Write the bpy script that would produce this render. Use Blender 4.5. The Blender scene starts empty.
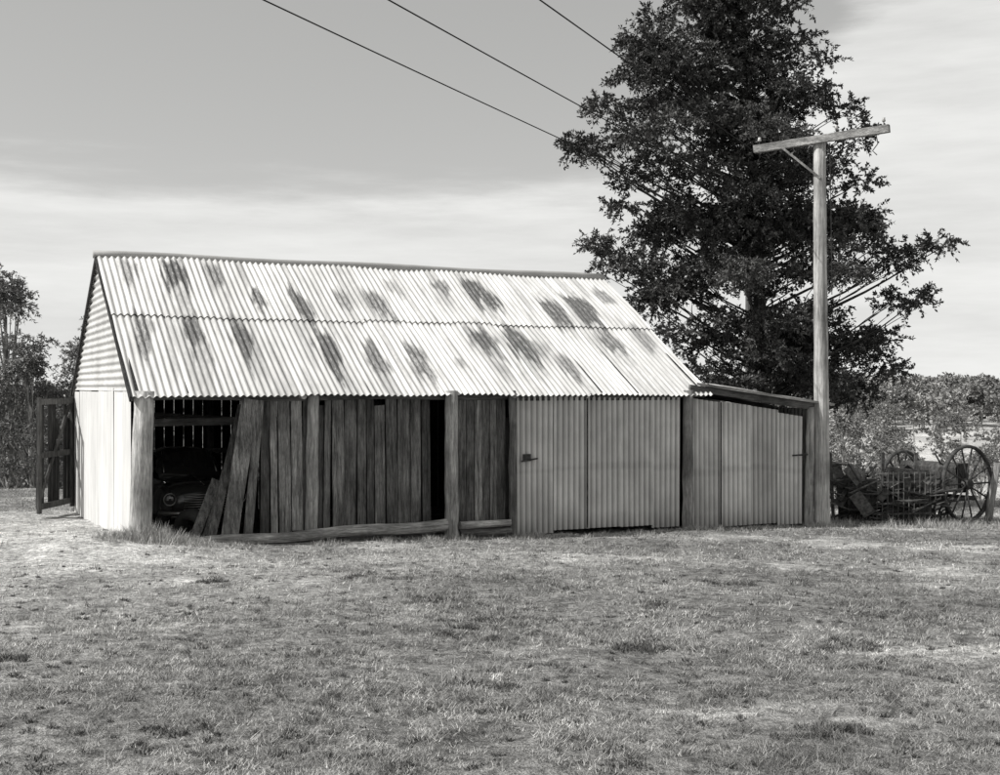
import bpy, math, random
import numpy as np
from mathutils import Vector, Matrix
random.seed(7); rng=np.random.default_rng(7)
sc=bpy.context.scene
COL=sc.collection

# ------------------------------------------------------------------ helpers
def hsh(a,b,s): 
    v=np.sin(a*127.1+b*311.7+s*74.7)*43758.5453
    return v-np.floor(v)
def vn(x,y,s=0):
    xi=np.floor(x);yi=np.floor(y);fx=x-xi;fy=y-yi
    fx=fx*fx*(3-2*fx);fy=fy*fy*(3-2*fy)
    a=hsh(xi,yi,s);b=hsh(xi+1,yi,s);c=hsh(xi,yi+1,s);d=hsh(xi+1,yi+1,s)
    return (a*(1-fx)+b*fx)*(1-fy)+(c*(1-fx)+d*fx)*fy
def fbm(x,y,s=0,o=4):
    r=0;a=.5;t=0
    for i in range(o):
        r=r+a*vn(x*2**i,y*2**i,s+i*3.1);t+=a;a*=.5
    return r/t
def empty(name,loc=(0,0,0),rz=0):
    e=bpy.data.objects.new(name,None);e.location=loc;e.rotation_euler=(0,0,rz);e.empty_display_size=.3
    COL.objects.link(e);return e
def mesh_np(name,V,F,mat,attrs=None,smooth=False,par=None):
    V=np.asarray(V,dtype=np.float32);F=np.asarray(F,dtype=np.int32)
    me=bpy.data.meshes.new(name);k=F.shape[1]
    me.vertices.add(len(V));me.vertices.foreach_set('co',V.ravel())
    me.loops.add(F.size);me.loops.foreach_set('vertex_index',F.ravel())
    me.polygons.add(len(F));me.polygons.foreach_set('loop_start',np.arange(0,F.size,k,dtype=np.int32))
    me.polygons.foreach_set('loop_total',np.full(len(F),k,dtype=np.int32))
    me.update(calc_edges=True)
    for n,a in (attrs or {}).items():
        at=me.attributes.new(n,'FLOAT','POINT');at.data.foreach_set('value',np.asarray(a,dtype=np.float32))
    me.polygons.foreach_set('use_smooth',np.full(len(F),smooth))
    me.materials.append(mat)
    o=bpy.data.objects.new(name,me);COL.objects.link(o)
    if par: o.parent=par
    return o
class MB:
    def __init__(s): s.v=[];s.f=[];s.t=[]
    def add(s,vs,fs,tone=1):
        b=len(s.v);s.v+= [tuple(v) for v in vs];s.f+=[tuple(i+b for i in f) for f in fs];s.t+=[tone]*len(vs)
    def beam(s,p0,p1,w,t,side=None,tone=1,n=1,jit=0,taper=1):
        p0=Vector(p0);p1=Vector(p1);d=(p1-p0).normalized()
        if side is None: side=Vector((1,0,0)) if abs(d.x)<.8 else Vector((0,1,0))
        side=Vector(side);side=(side-d*side.dot(d)).normalized();up=d.cross(side)
        vs=[];fs=[]
        for i in range(n+1):
            f=i/n;c=p0.lerp(p1,f);k=1+(taper-1)*f
            for a,b in((-1,-1),(1,-1),(1,1),(-1,1)):
                e=0
                if i in(0,n): e=random.uniform(-jit,jit)*1.5
                vs.append(c+side*(a*w/2*k+random.uniform(-jit,jit)*.5)+up*(b*t/2*k+random.uniform(-jit,jit)*.15)+d*e)
        for i in range(n):
            for j in range(4):
                a=i*4+j;b=i*4+(j+1)%4;fs.append((a,b,b+4,a+4))
        fs.append((3,2,1,0));e=n*4;fs.append((e,e+1,e+2,e+3));s.add(vs,fs,tone)
    def tube(s,pts,rad,sides=10,tone=1,wob=0,cap=True):
        vs=[];fs=[];pts=[Vector(p) for p in pts]
        ref=None
        for i,p in enumerate(pts):
            d=(pts[min(i+1,len(pts)-1)]-pts[max(i-1,0)]).normalized()
            if ref is None: ref=Vector((1,0,0)) if abs(d.x)<.7 else Vector((0,1,0))
            a=(ref-d*ref.dot(d)).normalized();b=d.cross(a);ref=a
            for j in range(sides):
                an=2*math.pi*j/sides;r=rad[i]*(1+random.uniform(-wob,wob))
                vs.append(p+a*math.cos(an)*r+b*math.sin(an)*r)
        for i in range(len(pts)-1):
            for j in range(sides):
                a=i*sides+j;b=i*sides+(j+1)%sides;fs.append((a,b,b+sides,a+sides))
        if cap:
            fs.append(tuple(range(sides))[::-1]);e=(len(pts)-1)*sides;fs.append(tuple(range(e,e+sides)))
        s.add(vs,fs,tone)
    def torus(s,c,ax,R,r,n=28,m=6,tone=1):
        ax=Vector(ax).normalized();a=Vector((0,0,1));a=(a-ax*a.dot(ax)).normalized();b=ax.cross(a);c=Vector(c)
        vs=[];fs=[]
        for i in range(n):
            t=2*math.pi*i/n;d=a*math.cos(t)+b*math.sin(t)
            for j in range(m):
                q=2*math.pi*j/m;vs.append(c+d*(R+r*math.cos(q))+ax*r*math.sin(q)*1.6)
        for i in range(n):
            for j in range(m):
                fs.append((i*m+j,((i+1)%n)*m+j,((i+1)%n)*m+(j+1)%m,i*m+(j+1)%m))
        s.add(vs,fs,tone)
    def ell(s,c,r,n=14,m=9,tone=1):
        vs=[];fs=[]
        for i in range(m+1):
            ph=math.pi*i/m
            for j in range(n):
                t=2*math.pi*j/n;vs.append((c[0]+r[0]*math.sin(ph)*math.cos(t),c[1]+r[1]*math.sin(ph)*math.sin(t),c[2]+r[2]*math.cos(ph)))
        for i in range(m):
            for j in range(n): fs.append((i*n+j,(i+1)*n+j,(i+1)*n+(j+1)%n,i*n+(j+1)%n))
        s.add(vs,fs,tone)
    def grid(s,fn,nu,nv,tone=1):
        vs=[fn(i/nu,j/nv) for j in range(nv+1) for i in range(nu+1)]
        fs=[(j*(nu+1)+i,j*(nu+1)+i+1,(j+1)*(nu+1)+i+1,(j+1)*(nu+1)+i) for j in range(nv) for i in range(nu)]
        s.add(vs,fs,tone)
    def make(s,name,mat,par=None,smooth=False,extra=None):
        me=bpy.data.meshes.new(name);me.from_pydata([tuple(v) for v in s.v],[],s.f);me.update()
        at=me.attributes.new('tone','FLOAT','POINT');at.data.foreach_set('value',s.t)
        if extra:
            at=me.attributes.new('rib_shade','FLOAT','POINT');at.data.foreach_set('value',extra)
        me.polygons.foreach_set('use_smooth',[smooth]*len(s.f));me.materials.append(mat)
        o=bpy.data.objects.new(name,me);COL.objects.link(o)
        if par:o.parent=par
        return o

# ------------------------------------------------------------------ materials (monochrome)
def g(v): return (v*1.0,v*.99,v*.965,1)
class NT:
    def __init__(s,name):
        s.m=bpy.data.materials.new(name);s.m.use_nodes=True;s.t=s.m.node_tree;s.b=s.t.nodes['Principled BSDF']
    def n(s,ty,**k):
        x=s.t.nodes.new(ty)
        for a,b in k.items(): setattr(x,a,b)
        return x
    def l(s,a,b): s.t.links.new(a,b)
    def math(s,op,a,b=None,clamp=False):
        x=s.n('ShaderNodeMath',operation=op,use_clamp=clamp)
        for i,v in enumerate((a,b)):
            if v is None: continue
            if hasattr(v,'node'): s.l(v,x.inputs[i])
            else: x.inputs[i].default_value=v
        return x.outputs[0]
    def noise(s,scale,vec,detail=6,rough=.6):
        x=s.n('ShaderNodeTexNoise');x.inputs['Scale'].default_value=scale;x.inputs['Detail'].default_value=detail;x.inputs['Roughness'].default_value=rough
        s.l(vec,x.inputs['Vector']);return x.outputs[0]
    def mapr(s,v,a,b,c,d):
        x=s.n('ShaderNodeMapRange');s.l(v,x.inputs[0])
        for i,q in zip((1,2,3,4),(a,b,c,d)): x.inputs[i].default_value=q
        return x.outputs[0]
    def coord(s,scale=(1,1,1),toneoff=True):
        tc=s.n('ShaderNodeTexCoord');mp=s.n('ShaderNodeMapping');mp.inputs['Scale'].default_value=scale
        s.l(tc.outputs['Object'],mp.inputs[0])
        if not toneoff: return mp.outputs[0]
        a=s.n('ShaderNodeVectorMath',operation='ADD');s.l(mp.outputs[0],a.inputs[0])
        s.l(s.math('MULTIPLY',s.tone(),37.3),a.inputs[1]);return a.outputs[0]
    def tone(s,name='tone'):
        a=s.n('ShaderNodeAttribute',attribute_name=name);return a.outputs['Fac']
    def col(s,val):
        c=s.n('ShaderNodeCombineColor');s.l(val,c.inputs[0]);s.l(s.math('MULTIPLY',val,.99),c.inputs[1]);s.l(s.math('MULTIPLY',val,.965),c.inputs[2])
        s.l(c.outputs[0],s.b.inputs['Base Color'])
    def bump(s,h,st,d=.01):
        b=s.n('ShaderNodeBump');b.inputs['Strength'].default_value=st;b.inputs['Distance'].default_value=d
        s.l(h,b.inputs['Height']);s.l(b.outputs[0],s.b.inputs['Normal'])
def wood(name,base,scale=(14,14,.9),lo=.45,hi=1.5,rough=.9):
    k=NT(name);v=k.coord(scale);n1=k.noise(1.3,v,8,.7);n2=k.noise(7,v,4,.65)
    big=k.noise(1.1,k.coord((1,1,1)),4)
    f=k.mapr(n1,.35,.65,lo,hi);f=k.math('MULTIPLY',f,k.mapr(n2,.35,.65,.6,1.3))
    f=k.math('MULTIPLY',f,k.mapr(big,.35,.65,.65,1.3))
    f=k.math('MULTIPLY',f,k.math('MULTIPLY',k.tone(),base));k.col(f)
    k.b.inputs['Roughness'].default_value=rough;k.b.inputs['Specular IOR Level'].default_value=.15
    k.bump(k.math('ADD',n1,n2),.9,.02);return k.m
def plain(name,base,rough=.7,sc_=6,lo=.7,hi=1.2,metal=0,spec=.3,bump=.3,str_=(1,1,1),rib_shade=False):
    k=NT(name);v=k.coord(str_);n=k.noise(sc_,v,7,.65);n2=k.noise(sc_*.25,v,3)
    f=k.math('MULTIPLY',k.mapr(n,.3,.7,lo,hi),k.mapr(n2,.3,.7,lo,hi));f=k.math('MULTIPLY',f,k.math('MULTIPLY',k.tone(),base))
    if rib_shade: f=k.math('MULTIPLY',f,k.tone('rib_shade'))
    k.col(f)
    k.b.inputs['Roughness'].default_value=rough;k.b.inputs['Metallic'].default_value=metal;k.b.inputs['Specular IOR Level'].default_value=spec
    if bump:k.bump(n,bump,.01)
    return k.m
M_slab=wood('weathered_slab',.17,(16,16,1.1),.35,1.6)
M_post=wood('grey_post',.32,(12,12,.7),.5,1.4)
M_beamx=wood('grey_beam',.20,(.8,12,12),.55,1.35)
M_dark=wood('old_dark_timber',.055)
M_pole=wood('pole_wood',.42,(11,11,.4),.55,1.35)
M_log=wood('log_wood',.30,(.9,10,10),.5,1.5)
M_bark=wood('bark',.06,(5,5,1.2))
M_gumbark=wood('gum_bark',.28,(4,4,1.0))
M_white=plain('white_sheet',.76,.6,2.2,.86,1.06,bump=.15,str_=(3,3,.5))
M_gable=plain('gable_metal',.5,.6,2,.85,1.1,bump=.1)
M_door=plain('dull_galvanised',.54,.6,1.6,.82,1.14,spec=.3,bump=.1,str_=(1.2,1.2,.8),rib_shade=True)
M_rusty=plain('rusty_iron',.05,.8,14,.5,1.6,spec=.3)
M_tyre=plain('rubber',.03,.8,8,spec=.3)
M_car=plain('dark_car_paint',.03,.18,3,.9,1.1,spec=.6,bump=0)
M_chrome=plain('chrome',.3,.3,3,.9,1.1,metal=1,bump=0)
M_glass=plain('car_glass',.03,.05,3,.9,1.1,spec=.9,bump=0)
M_ins=plain('insulator_porcelain',.5,.3,3,bump=0)
M_wire=plain('wire_black',.02,.7,3,bump=0,spec=.1)
# roof
k=NT('corrugated_roof_iron');v=k.coord((6,.8,.8));n=k.noise(1.2,v,7,.65);n2=k.noise(1.1,k.coord((1,.5,.5),False),4);n3=k.noise(7,k.coord((5,.8,.8),False),6,.7)
f=k.math('MULTIPLY',k.mapr(n,.3,.7,.72,1.1),k.mapr(n2,.3,.7,.84,1.1));f=k.math('MULTIPLY',f,k.math('MULTIPLY',k.tone(),.68))
r=k.math('MULTIPLY',k.tone('rust'),k.mapr(n3,.32,.6,.5,1.35),True)
mx=k.n('ShaderNodeMix');mx.data_type='FLOAT';k.l(r,mx.inputs[0]);k.l(f,mx.inputs[2]);k.l(k.mapr(n3,.3,.7,.05,.12),mx.inputs[3]);k.col(mx.outputs[0])
k.b.inputs['Roughness'].default_value=.55;k.b.inputs['Specular IOR Level'].default_value=.35
M_roof=k.m
# leaves
def leafmat(name,base,spec=.3):
    k=NT(name);k.col(k.math('MULTIPLY',k.tone(),base));k.b.inputs['Roughness'].default_value=.5;k.b.inputs['Specular IOR Level'].default_value=spec
    return k.m
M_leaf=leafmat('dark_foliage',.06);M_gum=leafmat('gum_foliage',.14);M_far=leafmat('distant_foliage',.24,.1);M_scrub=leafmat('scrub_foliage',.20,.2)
M_grass=leafmat('grass_blades',.38,.1);M_weed=leafmat('weeds',.44,.1)
# ground
k=NT('paddock_ground');v=k.coord((1,1,1),False);a=k.noise(.35,v,5);b=k.noise(2.2,v,7,.7);c=k.noise(11,v,6,.75);d=k.noise(45,v,3)
f=k.math('MULTIPLY',k.mapr(a,.35,.65,.8,1.2),k.mapr(b,.35,.65,.6,1.35));f=k.math('MULTIPLY',f,k.mapr(c,.35,.62,.38,1.4));f=k.math('MULTIPLY',f,k.mapr(d,.3,.7,.6,1.35))
f=k.math('MULTIPLY',f,k.math('MULTIPLY',k.tone(),.29));k.col(f);k.b.inputs['Roughness'].default_value=1;k.b.inputs['Specular IOR Level'].default_value=.05
k.bump(k.math('ADD',c,d),1,.06);M_ground=k.m

# ------------------------------------------------------------------ terrain
gy=np.arange(-60,2600,1.0)
gz=np.interp(gy,[-60,0,6,12,21,28,34,42,50,80,150,300,420,700,1000,2600],[.4,.33,.17,-.08,-.41,-.66,-.9,-1.3,-2.1,-6,-12,-15,-14,-6,-4,-25])
ker=np.exp(-np.arange(-6,7)**2/8.);ker/=ker.sum();gz=np.convolve(np.pad(gz,6,mode='edge'),ker,'valid')
def G(x,y,fine=True):
    x=np.asarray(x,float);y=np.asarray(y,float)
    z=np.interp(y,gy,gz)-.012*np.clip(x,-30,30)+.2*np.exp(-((x+6.9)**2+(y-20.6)**2)/(2*1.1**2))
    far=np.clip((y-60)/200,0,1);z=z+far*(fbm(x/90,y/90,5,3)-.5)*10
    if fine: z=z+(fbm(x*.5,y*.5,1,3)-.5)*.10+(fbm(x*3,y*3,2,3)-.5)*.07
    return z
def spread(a,b,n,p=2.4): return a+(b-a)*np.linspace(0,1,n)[1:]**p
fx=np.arange(-18,18.01,.14);xs=np.concatenate([-spread(18,1800,60)[::-1],fx,spread(18,1800,60)])
fy=np.arange(2,34.01,.14);ys=np.concatenate([-spread(-2,60,12)[::-1],fy,spread(34,2500,130)])
X,Y=np.meshgrid(xs,ys);Z=G(X,Y)
nx,ny=len(xs),len(ys);ii=np.arange(nx-1);jj=np.arange(ny-1);I,J=np.meshgrid(ii,jj);q=(J*nx+I).ravel()
def bareness(X,Y): return np.clip(np.exp(-(((X+10.8)/4.4)**2+((Y-21.5)/8)**2))*1.5+.7*np.exp(-(((X+3)/9)**2+((Y-19.3)/1.5)**2))*(fbm(X*.8,Y*.8,77,3))+1.1*np.exp(-(((X+6)/4.5)**2+((Y-15.8)/3.2)**2))*fbm(X*1.1,Y*1.1,79,4)+.9*np.clip((fbm(X*.45,Y*.8,61,4)-.58)*5,0,1),0,1)
bare=bareness(X,Y)
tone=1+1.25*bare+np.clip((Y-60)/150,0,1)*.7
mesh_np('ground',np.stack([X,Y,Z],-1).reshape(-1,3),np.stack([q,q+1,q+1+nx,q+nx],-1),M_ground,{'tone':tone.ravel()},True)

# ------------------------------------------------------------------ barn (local frame: x along front, y to the back)
TH=math.radians(25.6);CT,ST=math.cos(TH),math.sin(TH);P1=(-6.38,20.7)
def W2(lx,ly): return (P1[0]+CT*lx-ST*ly,P1[1]+ST*lx+CT*ly)
barn=empty('corrugated_roof_barn',(P1[0],P1[1],0),TH)
L=11.97;HW=4.4;EZ=2.42;RZ=5.14
def inbarn(x,y,m=.0):
    dx=x-P1[0];dy=y-P1[1];lx=CT*dx+ST*dy;ly=-ST*dx+CT*dy
    return (lx>-m)&(lx<15.1+m)&(ly>.05-m)&(ly<8.8+m)
# stains on the roof, surveyed -> (along, up-slope fraction, half width, half height, strength)
def rp(px,py):
    t=6;s=.5
    q=(px-500)/1200;h=387.5-py
    for _ in range(6):
        s=h*(20.7+ST*t)/(3264-CT*4.4*h);t=(q*(20.7+3.97*s)+6.38+1.9*s)/(CT-ST*q)
    return t,s
ST_=[(128,272,.2,.08,.6),(174,277,.27,.12,1),(215,276,.2,.09,.7),(258,299,.16,.06,.85),(302,306,.2,.11,.95),(345,303,.15,.09,.6),(378,306,.25,.11,.75),
(478,293,.38,.11,1),(440,289,.22,.06,.7),(395,288,.2,.05,.4),(553,312,.3,.11,.9),(581,311,.35,.12,1),(603,296,.25,.05,.6),(262,312,.1,.05,.6),
(141,331,.2,.12,.75),(195,335,.2,.14,.9),(243,337,.22,.13,1),(330,353,.28,.13,1),(376,360,.22,.13,.75),(418,362,.22,.13,.75),(482,341,.28,.12,1),
(518,343,.3,.13,1),(540,348,.2,.05,.5),(610,341,.3,.09,.75),(642,337,.25,.08,.6),(571,368,.25,.09,.7),(462,365,.2,.06,.5),(200,355,.1,.05,.4)]
ST2=[rp(a,b)+(c,d,e) for a,b,c,d,e in ST_]
PIT=L/12/8;SW=L/12
def rust(t,s):
    r=np.zeros_like(t)
    colr=vn(t/PIT*1.0,t*0+3.3,17)
    n1=fbm(t*4,s*6,11,4);n2=fbm(t*22,s*7,13,3)
    for (a,b,w,h,st) in ST2:
        hh=h*(.6+1.3*colr)
        dx=(t-a)/w;dy=(s-b+ (colr-.5)*h*.9)/hh
        d=(np.abs(dx)**2.6+np.abs(dy)**2.6)**(1/2.6)+(n1-.5)*.8+(n2-.5)*1.1
        r=np.maximum(r,np.clip((1.12-d)/.45,0,1)*st)
        d2=(np.abs(dx*1.1)**2+np.abs((s-b+h*.9)/(h*2.0))**2)**.5+(n2-.5)*1.2+(colr-.5)
        r=np.maximum(r,np.clip((.95-d2)/.6,0,1)*st*.42)
    bot=np.clip((.5-np.abs(s-.5)*14)*.5,0,1)*(n1>.56)*.5
    faint=np.clip((fbm(t*9,s*2.2,19,3)-.57)*3,0,.28)
    return np.maximum(np.maximum(r,bot),faint)
V=[];F=[];T=[];R=[];base=0
for row,(s0,s1) in enumerate(((-.055,.53),(.50,1.0))):
    for side in (0,1):
        for i in range(12):
            n=8*7+2;m=38
            t=np.linspace(i*SW-.02,(i+1)*SW+.02,n);so=s0+(random.uniform(-.006,.006) if row==0 else random.uniform(-.012,.012))
            s=np.linspace(so,s1,m);Tt,S=np.meshgrid(t,s)
            a=.021*np.sin(2*np.pi*Tt/PIT)+.006*row*2+.012*row+random.uniform(0,.004)+(i%2)*.004
            a=a+(fbm(Tt*.6,S*3,21,2)-.5)*.07
            yy=S*HW;zz=EZ+S*(RZ-EZ)
            ny_,nz_=-(RZ-EZ),HW;l=math.hypot(ny_,nz_);yy=yy+a*ny_/l;zz=zz+a*nz_/l
            if side: yy=2*HW-yy
            V.append(np.stack([Tt,yy,zz],-1).reshape(-1,3));I,J=np.meshgrid(np.arange(n-1),np.arange(m-1));q=(J*n+I).ravel()+base
            F.append(np.stack([q,q+1,q+1+n,q+n],-1));base+=n*m
            T.append(np.full(n*m,random.uniform(.84,1.12)));R.append(rust(Tt if not side else Tt+3.3,S).ravel())
mesh_np('roof',np.concatenate(V),np.concatenate(F),M_roof,{'tone':np.concatenate(T),'rust':np.concatenate(R)},True,barn)
mb=MB()
mb.tube([(x,HW,RZ+.02+.015*math.sin(x*1.3)) for x in np.linspace(-.08,L+.05,20)],[.085]*20,10,.75)
mb.make('ridge_cap',M_gable,barn,True)
# generic corrugated sheet
GR=[]
def sheet(mb,o,a,b,w,h,n,pit=.08,amp=.01,tone=1,top=None,warp=0,rib_shade=None):
    o=Vector(o);a=Vector(a).normalized();b=Vector(b).normalized();nn=a.cross(b);nu=max(2,int(w/pit*8));sd=random.random()*9
    def fn(u,v):
        hh=h if top is None else h+top*u
        if rib_shade is not None: # rib shading painted into the tone, plus a darker band and foot
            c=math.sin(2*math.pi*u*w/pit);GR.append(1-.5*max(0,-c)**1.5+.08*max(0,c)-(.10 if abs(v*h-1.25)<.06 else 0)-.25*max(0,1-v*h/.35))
        return o+a*(u*w)+b*(v*hh)+nn*(amp*math.sin(2*math.pi*u*w/pit)+warp*math.sin(u*w*2.2+sd+v*2))
    mb.grid(fn,nu,n,tone)
# gable walls
gw=MB()
def gab(xx,tone):
    def fn(u,v):
        z=EZ-.06+v*(RZ-EZ-.02);y0=v*HW;return Vector((xx+.016*math.sin(2*math.pi*z/.14),y0+(2*HW-2*y0)*u,z))
    gw.grid(fn,4,220,tone)
gab(.03,1.05);gab(L-.03,1)
gw.make('gable_cladding',M_gable,barn,True)
ws=MB()
yy=.12
while yy<8.7:
    w=random.choice((.9,1.15,1.3));w=min(w,8.75-yy)
    sheet(ws,(.02+random.uniform(0,.015),yy+w,random.uniform(-.42,-.3)-.04*yy),(0,-1,0),(0,0,1),w-.012,2.74+.04*yy,6,.30,.004,random.uniform(.82,1.05),warp=.006);yy+=w
ws.make('end_wall_sheets',M_white,barn,True)
fr=MB()
for xx in (-.03,):
    fr.beam((xx,-.25,EZ-.20),(xx,HW,RZ-.06),.11,.03,(0,1,0),.8,6,.004);fr.beam((xx,2*HW+.25,EZ-.2),(xx,HW,RZ-.06),.11,.03,(0,1,0),.8,6,.004)
for i in range(15):
    x=.12+i*(L-.24)/14
    fr.tube([(x,-.12,EZ-.13),(x,HW,RZ-.12)],[.045,.045],7,.7);fr.tube([(x,2*HW+.1,EZ-.13),(x,HW,RZ-.12)],[.045,.045],7,.7)
for x in (.2,3.2,6,8.9,11.6):
    fr.tube([(x,0,EZ-.18),(x,2*HW,EZ-.18)],[.07,.07],8,.9);fr.tube([(x,HW,EZ-.2),(x,HW,RZ-.2)],[.06,.06],8,.9)
fr.make('roof_framing',M_dark,barn)
pl=MB()
pts=[(x,.02,EZ-.16+.02*math.sin(x*1.7)) for x in np.linspace(.02,L,16)]
pl.tube(pts,[.075]*16,9,.6,.06);pl.tube([(x,2*HW-.05,EZ-.16) for x in np.linspace(.02,L,6)],[.07]*6,8,.7)
pl.beam((.4,1.9,1.75),(6,1.9,1.8),.14,.06,(0,0,1),.9);pl.beam((.3,4.6,1.9),(6,4.6,1.5),.12,.06,(0,0,1),.9);pl.beam((0.4,6.6,.9),(5,6.6,1.0),.12,.05,(0,0,1),1)
for x in (3.02,5.95,7.3):
    pl.tube([(x,.2,EZ-.14),(x,-.22,EZ-.16)],[.06,.055],9,2.2)
pl.make('wall_plates',M_beamx,barn)
# posts
ps=MB()
def post(x,zb,zt,r0,r1,lean=0,y=-.02,tone=1):
    n=9;ps.tube([(x+lean*(i/n)+random.uniform(-.014,.014),y+random.uniform(-.01,.01),zb+(zt-zb)*i/n) for i in range(n+1)],[r0+(r1-r0)*i/n for i in range(n+1)],14,tone,.045)
post(.13,-.7,2.36,.20,.165,.09,-.06,1.35)
post(3.20,-.8,2.3,.12,.105,.02,-.12,.95)
post(5.97,-1,2.36,.145,.12,-.01,-.16,1.05)
post(7.30,-1,2.36,.075,.07,.0,-.10,.55)
post(11.42,-1.1,2.36,.12,.11,.03,-.14,.7)
post(14.72,-1.2,1.98,.105,.095,.05,-.10,1.0)
for x in (.3,3.2,6,9,11.8): post(x,-.8,2.3,.11,.1,0,4.3,.6);post(x,-.8,2.3,.11,.1,0,8.7,.6)
ps.make('posts',M_post,barn,True)
# slabs
sl=MB()
x=2.28
while x<5.55:
    w=random.uniform(.13,.26);w=min(w,5.62-x)
    tz=2.24+random.uniform(-.06,.05)
    if random.random()<.12: tz-=.12
    if x>5.2: tz=2.2
    ox=random.uniform(-.03,.03)
    sl.beam((x+w/2-ox,.03+random.uniform(-.02,.02),-.24+random.uniform(-.05,.04)),(x+w/2+ox*.3,.04+random.uniform(-.015,.015),tz),w-random.uniform(.01,.04),.035,(1,0,0),random.choice((.5,.7,.85,1,1.2,1.6)),9,.009)
    x+=w
x=6.15
while x<7.15:
    w=random.uniform(.14,.22);w=min(w,7.2-x)
    sl.beam((x+w/2,.02+random.uniform(-.02,.02),-.28),(x+w/2,.03,2.26+random.uniform(-.04,.03)),w-.014,.035,(1,0,0),random.choice((.6,.8,1,1.3)),9,.007);x+=w
sl.beam((1.62,-.32,-.33),(2.08,-.04,2.22),.30,.035,(1,0,0),1.25,9,.008)
sl.beam((1.98,-.22,-.33),(2.25,-.03,2.2),.16,.035,(1,0,0),.95,9,.008)
sl.beam((1.30,-.30,-.33),(1.98,.16,2.1),.15,.03,(1,0,0),.6,9,.008)
sl.beam((1.02,-.10,-.35),(1.55,.3,.75),.17,.035,(1,0,0),.9,5,.008)
sl.beam((1.25,-.05,-.35),(1.72,.35,.9),.12,.03,(1,0,0),1.3,5,.008)
sl.make('slab_wall',M_slab,barn)
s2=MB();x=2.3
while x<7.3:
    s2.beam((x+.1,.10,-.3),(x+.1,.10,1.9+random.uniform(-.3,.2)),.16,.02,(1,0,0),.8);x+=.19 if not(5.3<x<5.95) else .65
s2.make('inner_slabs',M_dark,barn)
lg=MB()
n=14;lg.tube([(.82+4.95*i/n,-.38+.02*math.sin(i),-.28+.08*(i/n)+.02*math.sin(i*.9)) for i in range(n+1)],[.085+.03*(i/n) for i in range(n+1)],11,1.1,.06)
lg.tube([(1.0+4.6*i/n,-.16,-.36+.05*math.sin(i*.5)) for i in range(n+1)],[.09]*(n+1),9,.5,.08)
lg.beam((.75,-.55,-.42),(3.1,-.5,-.42),.16,.05,(0,1,.4),.9,6,.01)
lg.tube([(6.1,-.25,-.24),(7.2,-.2,-.24)],[.075,.07],9,1.2,.06);lg.tube([(6.15,-.1,-.42),(7.25,-.1,-.42)],[.09,.09],9,.6,.06)
lg.make('sill_logs',M_log,barn)
# corrugated doors
dr=MB()
segs=[(7.42,8.25,.9),(8.26,9.03,1.08),(9.04,9.82,.92),(9.83,10.6,1.04),(10.61,11.27,.94)]
for a,b,t in segs:
    sheet(dr,(a,-.03+random.uniform(-.006,.006),-.5+random.uniform(-.04,.04)),(1,0,0),(0,0,1),b-a+.03,2.76+random.uniform(-.03,.03),40,.127,.022,t,warp=.012,rib_shade=1)
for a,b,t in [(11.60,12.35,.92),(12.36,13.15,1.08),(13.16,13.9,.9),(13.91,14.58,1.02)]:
    sheet(dr,(a,-.02+random.uniform(-.005,.005),-.62+random.uniform(-.03,.03)),(1,0,0),(0,0,1),b-a+.03,2.83-.14*(a-11.6),40,.127,.022,t,top=-.10,warp=.012,rib_shade=1)
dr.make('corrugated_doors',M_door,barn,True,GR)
df=MB()
df.beam((7.42,-.01,2.2),(11.3,-.01,2.2),.09,.04,(0,0,1),1);df.beam((7.55,-.07,1.02),(7.72,-.07,1.02),.14,.03,(0,0,1),.9);df.tube([(7.5,-.1,.95),(7.86,-.1,1.0)],[.018,.018],6,.8)
df.tube([(14.3,-.06,.9),(14.75,-.14,.92)],[.02,.02],6,.7)
df.beam((9.03,-.06,-.45),(9.03,-.06,2.2),.03,.012,(1,0,0),.9);df.beam((12.36,-.055,-.55),(12.36,-.055,2.1),.025,.012,(1,0,0),.9)
df.make('door_fittings',M_rusty,barn)
# back wall, right wall
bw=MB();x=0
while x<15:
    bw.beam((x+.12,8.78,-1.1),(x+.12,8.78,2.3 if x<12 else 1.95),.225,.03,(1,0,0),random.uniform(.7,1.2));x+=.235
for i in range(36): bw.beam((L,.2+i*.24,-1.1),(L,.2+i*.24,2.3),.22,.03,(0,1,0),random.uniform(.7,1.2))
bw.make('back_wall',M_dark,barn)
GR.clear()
rw=MB();sheet(rw,(15.0,.1,-1.2),(0,1,0),(0,0,1),8.6,3.15,4,.127,.015,.9,rib_shade=1);rw.make('skillion_end_wall',M_door,barn,True,GR)
# skillion (lean-to) roof
sk=[];F=[];T=[];R=[];base=0
for i in range(9):
    n=46;m=16;y=np.linspace(-.28+i*1.02,-.28+(i+1)*1.02+.03,n);u=np.linspace(0,1,m);Yy,U=np.meshgrid(y,u)
    zz=2.52-.47*U+.015*np.sin(2*np.pi*Yy/.13)+.01*(i%2)+(fbm(Yy*1.2,U*4,31,2)-.5)*.06
    sk.append(np.stack([11.9+3.35*U,Yy,zz],-1).reshape(-1,3));I,J=np.meshgrid(np.arange(n-1),np.arange(m-1));q=(J*n+I).ravel()+base
    F.append(np.stack([q,q+1,q+1+n,q+n],-1));base+=n*m;T.append(np.full(n*m,random.uniform(.7,.95)));R.append((np.clip(fbm(Yy*2,U*3,33)-.5,0,1)*2.5).ravel())
mesh_np('skillion_roof',np.concatenate(sk),np.concatenate(F),M_roof,{'tone':np.concatenate(T),'rust':np.concatenate(R)},True,barn)
sb=MB()
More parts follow.
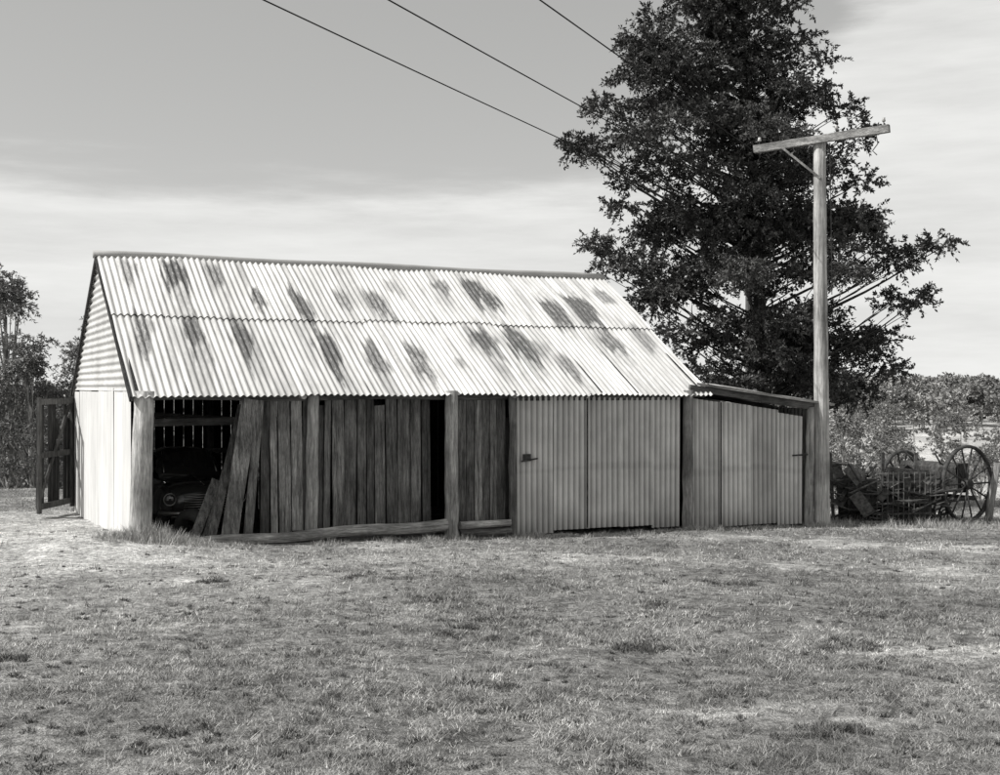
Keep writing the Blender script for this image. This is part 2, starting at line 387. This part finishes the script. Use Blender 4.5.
sb.beam((11.5,-.12,2.42),(15.2,-.12,1.93),.13,.07,(0,0,1),.7,8,.006);sb.beam((11.6,-.24,2.50),(15.3,-.27,2.03),.05,.03,(0,0,1),1.7,8,.004)
for i in range(5): sb.beam((11.9,1.5+1.7*i,2.4),(15.1,1.5+1.7*i,1.93),.1,.06,(0,0,1),.7)
sb.make('skillion_beams',M_beamx,barn)

# ------------------------------------------------------------------ open gate/door at the back corner
gate=empty('timber_gate',(-10.28,26.7,0),math.atan2(28.5-26.7,-10.16+10.28))
gm=MB()
for z in (-.25,.9,2.1): gm.beam((0,0,z),(1.85,0,z),.13,.05,(0,0,1),1.6,4,.005)
for xx in (.06,1.8): gm.beam((xx,0,-.4),(xx,0,2.2),.13,.06,(1,0,0),1.6,4,.005)
gm.beam((.1,.04,-.2),(1.75,.04,2.05),.11,.03,(1,0,0),1.8)
for i in range(9):
    if i in(2,6): continue
    gm.beam((.15+.2*i,.07,-.3),(.15+.2*i+random.uniform(-.02,.02),.07,2.1-random.choice((0,0,.4))),.17,.02,(1,0,0),random.uniform(.5,1))
gm.make('gate_frame',M_dark,gate)

# ------------------------------------------------------------------ car in the open bay
cx,cy=W2(1.6,1.5);car=empty('parked_car',(cx,cy,-.36),TH)
def loft(mb,st,n=20,p=2.6,tone=1):
    vs=[];fs=[]
    for (y,hw,z0,z1) in st:
        for j in range(n):
            a=2*math.pi*j/n;c,s_=math.cos(a),math.sin(a)
            vs.append((hw*math.copysign(abs(c)**(2/p),c),y,(z0+z1)/2+(z1-z0)/2*math.copysign(abs(s_)**(2/p),s_)))
    for i in range(len(st)-1):
        for j in range(n):
            a=i*n+j;b=i*n+(j+1)%n;fs.append((a,b,b+n,a+n))
    fs.append(tuple(range(n))[::-1]);e=(len(st)-1)*n;fs.append(tuple(range(e,e+n)));mb.add(vs,fs,tone)
cb=MB()
loft(cb,[(0,.5,.45,.75),(.08,.66,.35,.9),(.5,.72,.3,.98),(1.3,.78,.28,1.03),(2.6,.84,.28,1.03),(3.6,.8,.3,1.0),(4.2,.7,.35,.9),(4.4,.5,.45,.75)])
for sx in (-1,1):
    cb.ell((sx*.68,.62,.55),(.2,.62,.36));cb.ell((sx*.70,3.5,.52),(.19,.65,.34))
loft(cb,[(1.35,.6,.9,1.05),(1.9,.62,.95,1.50),(2.3,.62,.95,1.56),(2.9,.6,.95,1.54),(3.5,.55,.9,1.15)],20,3)
cb.make('body',M_car,car,True)
cg=MB();cg.add([(-.5,1.43,1.10),(.5,1.43,1.10),(.46,1.82,1.47),(-.46,1.82,1.47)],[(0,1,2,3)])
for sx in (-1,1): cg.add([(sx*.66,1.75,1.08),(sx*.66,2.9,1.08),(sx*.62,2.75,1.44),(sx*.62,1.98,1.44)],[(0,1,2,3)])
for sx in (-1,1): cg.ell((sx*.66,.02,.68),(.1,.05,.1))
cg.make('windows',M_glass,car)
cc=MB()
cc.tube([(-.85,.1,.42),(-.5,-.1,.42),(.5,-.1,.42),(.85,.1,.42)],[.05]*4,8)
for sx in (-1,1): cc.torus((sx*.66,-.0,.68),(0,1,0),.11,.012)
for i in range(7): cc.tube([(-.4,.0,.48+i*.045),(.4,.0,.48+i*.045)],[.01]*2,6)
cc.tube([(0,.1,.93),(0,1.3,1.045)],[.012,.012],6)
for sx in(-.52,.52): cc.tube([(sx,1.42,1.09),(sx*.92,1.84,1.49)],[.014]*2,6)
cc.make('chrome_trim',M_chrome,car,True)
cw=MB()
for sx in (-.7,.7):
    for y in (.75,3.5): cw.torus((sx,y,.33),(1,0,0),.24,.09,20,8);cw.tube([(sx-.05,y,.33),(sx+.05,y,.33)],[.18,.18],14,3)
cw.make('wheels',M_tyre,car,True)
tx,ty=W2(1.15,.35);ty_=MB();ty_.torus((0,0,0),(.4,1,.35),.27,.10,24,8);o=ty_.make('old_tyre',M_tyre,None,True);o.location=(tx,ty,-.10)

# ------------------------------------------------------------------ utility pole + wires
up=empty('utility_pole',(7.25,27.0,0))
m=MB();n=16
m.tube([(-.06*i/n+random.uniform(-.006,.006),0,-1.2+9.15*i/n) for i in range(n+1)],[.185-.05*i/n for i in range(n+1)],16,1,.02);m.make('pole',M_pole,up,True)
m=MB();m.beam((-1.40,.60,7.90),(1.22,-.90,8.06),.17,.13,(0,0,1),1,10,.008)
m.make('crossarm',wood('crossarm_wood',.28,(2,2,9),.5,1.4),up)
m=MB();m.beam((-.86,.22,7.87),(-.08,-.16,7.1),.05,.02,(0,0,1),3);
m.tube([(.95,-.80,8.0),(1.0,-.8,7.75),(.9,-.75,7.6),(.98,-.8,7.5)],[.012]*4,6,.6);m.tube([(.13,-.14,7.9),(.16,-.13,6.5),(.19,-.1,4.5)],[.01]*3,5,.6)
for f in (.04,.2,.62,.8,.96): 
    p=(-1.40+2.62*f,.60-1.5*f);m.tube([(p[0],p[1],7.98+.16*f-.02),(p[0],p[1],8.12+.16*f)],[.01,.01],6,.8)
m.make('brace_and_hardware',M_rusty,up)
m=MB()
for f in (.04,.62,.96):
    p=(-1.40+2.62*f,.60-1.5*f,8.06+.16*f);m.tube([(p[0],p[1],p[2]),(p[0],p[1],p[2]+.03),(p[0],p[1],p[2]+.06),(p[0],p[1],p[2]+.09)],[.03,.045,.03,.035],8)
m.make('insulators',M_ins,up,True)
up2=empty('utility_pole',(8.2,39.5,0))
m=MB();m.tube([(0,0,-2.4),(0,0,8.5)],[.15,.11],12,.3);m.make('pole',M_pole,up2,True)
m=MB();m.beam((-1.6,0,8.4),(2.8,0,8.4),.09,.09,(0,0,1));m.make('crossarm',M_dark,up2)
pw=empty('power_lines')
for c in (-12.4,-10.5,-8.2):
    m=MB();pts=[]
    for i in range(41):
        y=-14+53.5*i/40;f=i/40;pts.append((.483*y+c,y,8.47-.55*4*f*(1-f)*.3))
    m.tube(pts,[.012]*41,6);m.make('wire',M_wire,pw,True)

# ------------------------------------------------------------------ foliage
def tube_branch(mb,p0,p1,r0,r1,sag=.2,n=7,sides=6):
    p0=Vector(p0);p1=Vector(p1);mid=(p0+p1)/2+Vector((random.uniform(-.2,.2),random.uniform(-.2,.2),-sag))*(p1-p0).length*.35
    pts=[];rad=[]
    for i in range(n+1):
        f=i/n;pts.append(p0*(1-f)**2+mid*2*f*(1-f)+p1*f*f+Vector((random.uniform(-1,1),random.uniform(-1,1),random.uniform(-1,1)))*.03*(0<f<1));rad.append(r0+(r1-r0)*f**.8)
    mb.tube(pts,rad,sides,1,.08,False);return pts
def leaves(clumps,twigs,per,tl,ll,lw,droop=0,upb=.35,flat=0):
    """clumps: array (n,6) centre+radii -> feathery sprays of small leaf faces"""
    C=np.asarray(clumps,float);nc=len(C)
    vol=(C[:,3]*C[:,4]*C[:,5])**(.6);cnt=np.maximum(5,(twigs*vol/vol.mean()).astype(int))
    ci=np.repeat(np.arange(nc),cnt);nt=len(ci)
    d=rng.normal(size=(nt,3));d/=np.linalg.norm(d,axis=1)[:,None];rr=rng.random(nt)**.5
    P=C[ci,:3]+d*C[ci,3:]*rr[:,None]
    dirn=d*np.array([1,1,.5])+rng.normal(size=(nt,3))*.45;dirn[:,2]+=upb;dirn/=np.linalg.norm(dirn,axis=1)[:,None]
    ctone=rng.uniform(.65,1.4,nc)
    tt=rng.uniform(.6,1.25,nt)*tl;ttone=rng.uniform(.6,1.4,nt)*ctone[ci]
    li=np.repeat(np.arange(nt),per);N=len(li);f=rng.random(N)
    base=P[li]+dirn[li]*(f*tt[li])[:,None]-np.array([0,0,1])*(f**2*droop*tt[li])[:,None]
    ld=dirn[li]*.6+rng.normal(size=(N,3))*.55;ld[:,2]-=droop*.6;ld/=np.linalg.norm(ld,axis=1)[:,None]
    sd=np.cross(ld,rng.normal(size=(N,3)));sd/=np.linalg.norm(sd,axis=1)[:,None]
    l=ll*rng.uniform(.6,1.3,N)[:,None];w=lw*rng.uniform(.7,1.3,N)[:,None]
    V=np.stack([base,base+ld*l*.5+sd*w*.5,base+ld*l,base+ld*l*.5-sd*w*.5],1).reshape(-1,3)
    F=np.arange(N*4).reshape(N,4);T=np.repeat(ttone[li]*rng.uniform(.75,1.3,N),4)
    return V,F,T,P
TB=(7.75,36.0)
tree=empty('large_shade_tree',(0,0,0))
def at(px,py,dy=0):
    D=TB[1]+dy;return ((px-500)/1200*D,D,2.42+(387.5-py)/1200*D)
tips=[(580,143,.5),(600,150,.55),(612,110,.55),(602,102,.4),(640,40,.5),(655,20,.55),(690,0,.6),(722,-25,.7),(760,-45,.7),(785,0,.6),(800,40,.5),(822,62,.4),(815,95,.5),
(842,110,.5),(855,140,.5),(862,125,.35),(938,243,.42),(915,248,.5),(895,262,.55),(918,298,.45),(895,300,.5),(598,243,.45),(615,252,.6),(608,268,.45),(640,262,.6),(650,305,.6),
(675,335,.6),(880,365,.45),(898,372,.3),(882,335,.5),(862,215,.6),(860,180,.5),(878,245,.5),(625,180,.45),(622,205,.45),(705,345,.6),(735,380,.7),(790,385,.8),(840,392,.7),(862,395,.5),(700,370,.6),(850,350,.7),(655,225,.6),
(585,150,.35),(630,135,.55),(645,165,.55),(655,75,.5),(625,80,.4),(800,222,.7),(822,228,.65),(838,212,.6),(790,205,.7),(810,245,.6)]
cl=[]
for px,py,r in tips:
    p=at(px,py,random.uniform(-1.2,1.2));cl.append((*p,r*1.1,r*1.1,r*.55))
env_y=[-60,0,60,100,140,180,215,245,290,330,360,395]
eL=[715,670,640,630,620,650,650,630,650,685,705,725];eR=[755,768,795,820,835,835,850,882,885,868,868,860]
for kk in range(170):
    py=random.uniform(-45,392);l=np.interp(py,env_y,eL);r=np.interp(py,env_y,eR);c=(l+r)/2;h=(r-l)/2
    an=random.uniform(0,2*math.pi);q=random.uniform(.3,1)**.6 if kk<95 else random.uniform(0,.65)
    D=TB[1]+math.sin(an)*q*h*.03;px=c+math.cos(an)*q*h
    rr=random.uniform(.45,.8);p=at(px,py,D-TB[1]);cl.append((*p,rr*1.2,rr*1.2,rr*.45))
tk=MB();trunk=[];n=18
for i in range(n+1):
    f=i/n;trunk.append(Vector((TB[0]+.15*math.sin(f*5)-.25*f,TB[1]+.12*math.cos(f*4),-1.6+f*16)))
tk.tube(trunk,[.32*(1-.88*(i/n)**.9)+(.12 if i==0 else 0) for i in range(n+1)],12,1,.05)
for ci,c in enumerate(cl):
    z=c[2];hd=math.hypot(c[0]-TB[0],c[1]-TB[1]);za=max(1.2,min(13.5,z-.45*hd-.3));f=(za+1.6)/16*n;i=int(min(n-1,f));p0=trunk[i].lerp(trunk[i+1],min(1,f-i))
    pts=tube_branch(tk,p0,c[:3],(.02+.012*hd)*random.uniform(.6,1.1),.010,.3)
    for _ in range(2):
        e=Vector(c[:3])+Vector((random.uniform(-1,1)*c[3],random.uniform(-1,1)*c[4],random.uniform(-.5,.8)*c[5]));tube_branch(tk,pts[random.randint(4,6)],e,.016,.006,.1,4,4)
tk.make('trunk_and_limbs',M_bark,tree,True)
V,F,T,_=leaves(cl,56,26,.42,.12,.05,.3,.2)
mesh_np('foliage',V,F,M_leaf,{'tone':T},False,tree)
def gum(name,x,y,h,r,seed,n=34,dens=26,mat=M_gum,leaf=(.18,.06),lowest=.25):
    random.seed(seed);e=empty(name,(x,y,0));gz0=float(G(x,y))
    m=MB();lean=random.uniform(-.05,.05)*h;tr=[Vector((lean*(i/8)**1.5+random.uniform(-.1,.1),random.uniform(-.1,.1),gz0-.3+(h*.85)*i/8)) for i in range(9)]
    m.tube(tr,[.024*h*(1-.85*i/8)+.01 for i in range(9)],9,1,.06);C=[]
    for _ in range(n):
        f=random.uniform(lowest,1);an=random.uniform(0,6.28);w=r*math.sin(math.pi*min(.97,(f-lowest)/(1-lowest)*.8+.18))*random.uniform(.35,1)
        c=Vector((lean*f+w*math.cos(an),w*math.sin(an),gz0+f*h));q=random.uniform(.09,.17)*r+.13
        C.append((*c,q*1.3,q*1.3,q*.7));tt=max(.1,f-.25)*8/.85*.8;i=int(min(7,tt));tube_branch(m,tr[i],c,.006*h,.015,.1,6,5)
    m.make('trunk_and_limbs',M_gumbark,e,True)
    V,F,T,_=leaves(C,dens,15,.45,leaf[0],leaf[1],.5,.1);mesh_np('foliage',V,F,mat,{'tone':T},False,e)
gum('gum_tree',-23.6,58,10.6,3.2,1,44,26);gum('gum_tree',-20.0,60,9.3,2.6,2,36,24);gum('gum_tree',-27.5,62,9.5,3.4,3,36,24)
gum('gum_tree',-18.0,66,9.2,2.8,4,34,24);gum('gum_tree',-24.6,72,10.0,3.6,5,36,24);gum('gum_tree',-31,70,11.5,3.8,6,30,20);gum('gum_tree',-21.8,56,6.5,2.2,8,34,24,lowest=.1)
# low scrub trees just over the brow at right
for i,(a,D,h,r) in enumerate([(.283,66,5.6,2.2),(.30,84,7.2,2.6),(.325,96,6.6,2.6),(.40,110,6.2,3.0)]):
    gum('scrub_tree',a*D,D,h,r,20+i,24,18,M_scrub,(.22,.08),.2)
random.seed(11)
C=[]
for _ in range(60):
    x=random.uniform(-40,-15);y=random.uniform(62,85);C.append((x,y,float(G(x,y))+random.uniform(.3,2.6),1.3,1.3,1.0))
V,F,T,_=leaves(C,50,12,.5,.3,.12,.2);mesh_np('scrub_bushes',V,F,M_gum,{'tone':T})
# distant trees
tm=MB()
def far(C,x,y,h):
    z=float(G(x,y));k=random.randint(6,9)
    tm.tube([(x,y,z-.5),(x+random.uniform(-.5,.5),y,z+h*.6)],[.22,.1],5,1)
    for _ in range(k):
        an=random.uniform(0,6.28);w=random.uniform(0,.4)*h;f=random.uniform(.25,.95);q=h*random.uniform(.11,.19);C.append((x+w*math.cos(an),y+w*math.sin(an),z+h*f,q,q,q*.75))
C1=[];C2=[]
for _ in range(16): y=random.uniform(180,250);far(C1,y*random.uniform(.24,.52),y,random.uniform(5,8.5))
for _ in range(70): y=random.uniform(260,400);far(C1,y*random.uniform(.22,.52),y,random.uniform(7,12))
for _ in range(40): y=random.uniform(110,200);far(C1,y*random.uniform(-.6,-.33),y,random.uniform(8,13))
for _ in range(400): y=random.uniform(430,760);far(C2,y*random.uniform(.2,.5),y,random.uniform(10,17))
for _ in range(50): y=random.uniform(430,650);far(C2,y*random.uniform(-.55,-.3),y,random.uniform(9,15))
dt=empty('distant_trees');tm.make('trunks',M_gumbark,dt)
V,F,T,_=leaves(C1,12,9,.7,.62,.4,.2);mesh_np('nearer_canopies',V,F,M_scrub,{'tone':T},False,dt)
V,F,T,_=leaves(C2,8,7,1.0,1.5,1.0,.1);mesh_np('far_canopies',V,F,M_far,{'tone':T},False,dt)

# ------------------------------------------------------------------ grass
N=520000
D=np.exp(rng.uniform(np.log(6.0),np.log(42),N));x=D*rng.uniform(-.56,.56,N);y=D
thin=.5*fbm(x*1.1,y*1.1,41,4)+.5*fbm(x*6,y*6,43,3);br=bareness(x,y)
keep=~inbarn(x,y)
keep&=(rng.random(N)<np.clip((thin-.40)*7,.05,1)*(1-.8*br));x=x[keep];y=y[keep];D=D[keep];thin=thin[keep];br=br[keep];N=len(x)
def blades(name,x,y,h,w,tone,mat,lean=.9):
    N=len(x);z=G(x,y)-.004;an=rng.uniform(0,2*np.pi,N);la=rng.uniform(0,2*np.pi,N);lm=h*rng.uniform(.2,lean*1.4,N)
    dx=np.cos(an)*w/2;dy=np.sin(an)*w/2
    A=np.stack([x-dx,y-dy,z],-1);B=np.stack([x+dx,y+dy,z],-1);Cc=np.stack([x+np.cos(la)*lm,y+np.sin(la)*lm,z+h],-1)
    mesh_np(name,np.stack([A,B,Cc],1).reshape(-1,3),np.arange(N*3).reshape(N,3),mat,{'tone':np.repeat(tone,3)})
clump=np.clip((fbm(x*5.5,y*5.5,47,3)-.52)*7,0,2.0);fine=fbm(x*9,y*9,57,2)
h=(.010+.028*rng.random(N))*(1+clump)*(D/9)**.25;w=.0055*(D/7)**.75*rng.uniform(.7,1.3,N)
blades('grass',x,y,h,w,(.5+.8*rng.random(N))*(1.12-.45*np.minimum(clump,1))*(.4+1.2*fbm(x*.5,y*.5,51,4))*(.4+1.2*fine)*(1+.6*br),M_grass,1.3)
tx=[];ty=[];th=[]
def tuft(cx,cy,r,n,h):
    a=rng.uniform(0,6.28,n);q=r*rng.random(n)**.7;tx.append(cx+np.cos(a)*q);ty.append(cy+np.sin(a)*q);th.append(h*rng.uniform(.3,1.1,n)*(1-.5*q/r))
for lx,ly,r,n,h_ in [(.35,-.55,.5,900,.38),(.0,-.4,.35,500,.3),(.8,-.75,.5,500,.22),(-.3,-.5,.4,300,.22),(5.9,-.5,.3,260,.2),(3.4,-.7,.4,200,.14),(7.6,-.35,.4,250,.16),(11.4,-.4,.35,260,.16),(14.8,-.4,.4,300,.22)]:
    a,b=W2(lx,ly);tuft(a,b,r,n,h_)
for i in range(60):
    a,b=W2(random.uniform(1,15.2),-random.uniform(.15,.9));tuft(a,b,random.uniform(.1,.3),70,random.uniform(.06,.16))
for i in range(70): tuft(random.uniform(7.3,14),random.uniform(26.3,29),random.uniform(.15,.45),90,random.uniform(.1,.32))
for i in range(40): tuft(random.uniform(-16,-9.5),random.uniform(27,33),random.uniform(.15,.4),60,random.uniform(.08,.2))
TX=np.concatenate(tx);TY=np.concatenate(ty);THh=np.concatenate(th);kk=~inbarn(TX,TY)
TX,TY,THh=TX[kk],TY[kk],THh[kk];blades('tall_grass_tufts',TX,TY,THh,np.full(len(TX),.014),rng.uniform(.5,1.2,len(TX)),M_weed,.6)
tx=[];ty=[];th=[]
for cx,cy,r in [(-.3,12.5,.9),(.2,13.2,.6),(1.3,11.6,.35),(1.55,11.5,.3),(3.2,10.6,.25),(-2.2,8,.25),(2.3,8.2,.3),(-3.8,16,.4),(4.5,13.6,.4),(.0,9.6,.25),(-4.3,10.4,.3),(3.1,16.5,.5),(-1.6,16.7,.6),(3.4,11.6,.5),(-.6,14.6,.7),(1.8,14.2,.5)]:
    for _ in range(int(14*r+3)): 
        a=random.uniform(0,6.28);q=r*random.random();tuft(cx+q*math.cos(a),cy+q*math.sin(a)*.8,random.uniform(.06,.2),90,random.uniform(.04,.09))
for _ in range(1100):
    d=math.exp(random.uniform(math.log(6.5),math.log(24)));tuft(d*random.uniform(-.47,.47),d,random.uniform(.02,.12),45,random.uniform(.025,.06))
TX=np.concatenate(tx);TY=np.concatenate(ty);THh=np.concatenate(th)
blades('dark_weeds',TX,TY,THh,np.full(len(TX),.012),rng.uniform(.12,.5,len(TX)),M_grass,.9)

# ------------------------------------------------------------------ farm machinery at right
gz0=float(G(10.9,29.4))
fm=empty('seed_drill',(10.7,29.6,gz0),math.radians(-58))
m=MB()
for xx,R_ in ((-.95,.82),(.95,.92)):
    m.torus((xx,0,R_),(1,0,0),R_-.02,.042,36,6,1)
    m.tube([(xx-.1,0,R_),(xx+.1,0,R_)],[.12,.12],10)
    for i in range(14):
        a=2*math.pi*i/14;m.tube([(xx+.04*(-1)**i,0,R_),(xx,math.cos(a)*(R_-.03),R_+math.sin(a)*(R_-.03))],[.022,.022],5)
m.tube([(-1.1,0,.86),(1.1,0,.92)],[.04,.04],8)
m.beam((-.85,-.35,.55),(.85,-.35,.55),.10,.08,(0,0,1));m.beam((-.85,.4,.55),(.85,.4,.55),.10,.08,(0,0,1))
for xx in (-.8,0,.8): m.beam((xx,-1.2,.5),(xx,.5,.55),.07,.06,(0,0,1))
for i in range(9):
    xx=-.75+i*.19;m.tube([(xx,-.1,.9),(xx,-.4,.45),(xx,-.62,.12)],[.03,.028,.02],5);m.torus((xx,-.6,.17),(1,.15,0),.15,.016,16,5)
m.tube([(.3,.1,1.1),(.42,-.5,1.65)],[.022]*2,6);m.tube([(-.4,.1,1.1),(-.5,-.5,1.7)],[.022]*2,6)
m.beam((0,-1.2,.5),(0,-2.2,.35),.09,.08,(0,0,1))
m.make('frame_and_wheels',M_rusty,fm,True)
m=MB()
def hop(u,v):
    pr=[(-.2,1.4),(-.26,1.3),(-.16,.7),(.16,.7),(.26,1.3),(.2,1.4),(-.2,1.4)];f=u*6;i=min(5,int(f));f-=i;a=pr[i];b=pr[i+1];return Vector((-.82+1.64*v,a[0]+(b[0]-a[0])*f,a[1]+(b[1]-a[1])*f))
m.grid(hop,6,4,1.3);m.beam((-.83,0,.75),(-.83,0,1.4),.4,.03,(0,1,0));m.beam((.83,0,.75),(.83,0,1.4),.4,.03,(0,1,0));m.make('hopper',M_dark,fm)
g1=float(G(9.0,28.7));sh=empty('scrap_metal_heap',(8.75,28.5,g1))
m=MB()
for i in range(170):
    a=Vector((random.uniform(-.75,1.55),random.uniform(-.4,.6),random.uniform(0,1.05)));an=random.uniform(-.5,.5) if random.random()<.65 else random.uniform(0,3)
    b=a+Vector((math.cos(an),random.uniform(-.4,.4),math.sin(an)*.7+.1))*random.uniform(.25,.8);b.z=max(.02,b.z)
    if random.random()<.3: m.tube([a,b],[.022]*2,6,random.uniform(.6,1.8))
    else: m.beam(a,b,random.uniform(.08,.3),.03,None,random.uniform(.4,2.2))
for i in range(7):
    xx=-.8+i*.38;m.beam((xx,.1,0),(xx+random.uniform(-.1,.1),.1,random.uniform(.9,1.75)),.07,.05,None,random.uniform(.7,1.6))
for z in (.25,.5,.75,1.0,1.2): m.beam((.1,-.3,z),(1.5,-.25,z+.03),.04,.03,(0,0,1),2)
for i in range(12): m.tube([(.1+i*.125,-.32,.0),(.12+i*.125,-.3,1.25)],[.012]*2,5,1.8)
m.torus((-.55,.3,.95),(.2,1,0),.45,.03);m.torus((.2,.35,.7),(.5,1,0),.5,.035)
m.beam((.9,-.1,0),(.95,-.1,1.3),1.1,.03,(1,0,0),1.0,4,.03);m.beam((-.2,.2,0),(-.25,.2,1.05),.9,.03,(1,0,0),.8,4,.03)
m.make('scrap_parts',M_rusty,sh)
m=MB();m.beam((-.25,-.65,.04),(.6,-.6,.05),.3,.05,(0,1,0),5);m.beam((-.3,-.7,.12),(.5,-.72,.1),.14,.04,(0,1,0),4);m.make('timber_offcuts',M_dark,sh)
m=MB();m.tube([(0,0,-.4),(.12,0,.5),(.28,0,1.4)],[.1,.09,.075],9,.8,.08)
o=m.make('fence_post',M_post,None,True);o.location=(11.75,29,float(G(11.75,29)))
m=MB();m.tube([(0,0,-.4),(.0,0,1.3)],[.08,.065],9,.8,.08)
o=m.make('fence_post',M_post,None,True);o.location=(13.6,31,float(G(13.6,31)))

# ------------------------------------------------------------------ light & sky
Sdir=Vector((-.96,-.27,0)).normalized();EL=math.radians(47)
S=Vector((Sdir.x*math.cos(EL),Sdir.y*math.cos(EL),math.sin(EL)))
sun=bpy.data.lights.new('sun','SUN');sun.energy=4.8;sun.angle=math.radians(.5);sun.color=(1,.99,.97)
so=bpy.data.objects.new('sun',sun);COL.objects.link(so);so.rotation_euler=S.to_track_quat('Z','Y').to_euler()
w=bpy.data.worlds.new('World');sc.world=w;w.use_nodes=True;nt=w.node_tree;nt.nodes.clear()
def N_(t,**k):
    x=nt.nodes.new(t)
    for a,b in k.items():setattr(x,a,b)
    return x
def M_(op,a,b=None,clamp=False):
    x=N_('ShaderNodeMath',operation=op,use_clamp=clamp)
    for i,v in enumerate((a,b)):
        if v is None:continue
        if hasattr(v,'node'):nt.links.new(v,x.inputs[i])
        else:x.inputs[i].default_value=v
    return x.outputs[0]
sky=N_('ShaderNodeTexSky');sky.sky_type='NISHITA';sky.sun_disc=False;sky.sun_elevation=EL;sky.sun_rotation=math.atan2(S.x,S.y);sky.air_density=1;sky.dust_density=1
bw_=N_('ShaderNodeRGBToBW');nt.links.new(sky.outputs[0],bw_.inputs[0])
clear=M_('ADD',M_('MULTIPLY',bw_.outputs[0],.85),2.3)
tc=N_('ShaderNodeTexCoord');sp=N_('ShaderNodeSeparateXYZ');nt.links.new(tc.outputs['Generated'],sp.inputs[0])
mp=N_('ShaderNodeMapping');mp.inputs['Scale'].default_value=(2.2,2.2,16);mp.inputs['Rotation'].default_value=(0,math.radians(2),0);nt.links.new(tc.outputs['Generated'],mp.inputs[0])
no=N_('ShaderNodeTexNoise');no.inputs['Scale'].default_value=1.6;no.inputs['Detail'].default_value=9;no.inputs['Roughness'].default_value=.6;nt.links.new(mp.outputs[0],no.inputs[0])
mp2=N_('ShaderNodeMapping');mp2.inputs['Scale'].default_value=(3,3,7);nt.links.new(tc.outputs['Generated'],mp2.inputs[0])
no2=N_('ShaderNodeTexNoise');no2.inputs['Scale'].default_value=1.3;no2.inputs['Detail'].default_value=6;nt.links.new(mp2.outputs[0],no2.inputs[0])
xr=M_('MAXIMUM',M_('SUBTRACT',sp.outputs[0],.12),0)
e=M_('ADD',M_('SUBTRACT',.168,sp.outputs[2]),M_('MULTIPLY',M_('SUBTRACT',no.outputs[0],.5),.10))
e=M_('ADD',e,M_('MULTIPLY',xr,.9));e=M_('ADD',e,M_('MULTIPLY',M_('SUBTRACT',no2.outputs[0],.5),M_('MULTIPLY',xr,1.0)))
mask=N_('ShaderNodeMapRange',interpolation_type='SMOOTHSTEP');nt.links.new(e,mask.inputs[0])
mask.inputs[1].default_value=-.016;mask.inputs[2].default_value=.03;mask.inputs[3].default_value=.0;mask.inputs[4].default_value=1
cloud=M_('ADD',5.2,M_('MULTIPLY',no.outputs[0],5.4))
mx=N_('ShaderNodeMix');mx.data_type='FLOAT';nt.links.new(mask.outputs[0],mx.inputs[0]);nt.links.new(clear,mx.inputs[2]);nt.links.new(cloud,mx.inputs[3])
cc_=N_('ShaderNodeCombineColor');nt.links.new(mx.outputs[0],cc_.inputs[0]);nt.links.new(mx.outputs[0],cc_.inputs[1]);nt.links.new(M_('MULTIPLY',mx.outputs[0],.98),cc_.inputs[2])
bg=N_('ShaderNodeBackground');bg.inputs['Strength'].default_value=.1;nt.links.new(cc_.outputs[0],bg.inputs[0])
ow=N_('ShaderNodeOutputWorld');nt.links.new(bg.outputs[0],ow.inputs[0])

cam=bpy.data.cameras.new('camera');cam.lens=43.2;cam.sensor_width=36;cam.clip_end=6000;cam.clip_start=.1
co=bpy.data.objects.new('camera',cam);COL.objects.link(co);co.location=(0,0,2.42);co.rotation_euler=(math.radians(90),0,0);sc.camera=co
sc.view_settings.view_transform='Standard';sc.view_settings.look='None';sc.view_settings.exposure=0;sc.view_settings.gamma=1
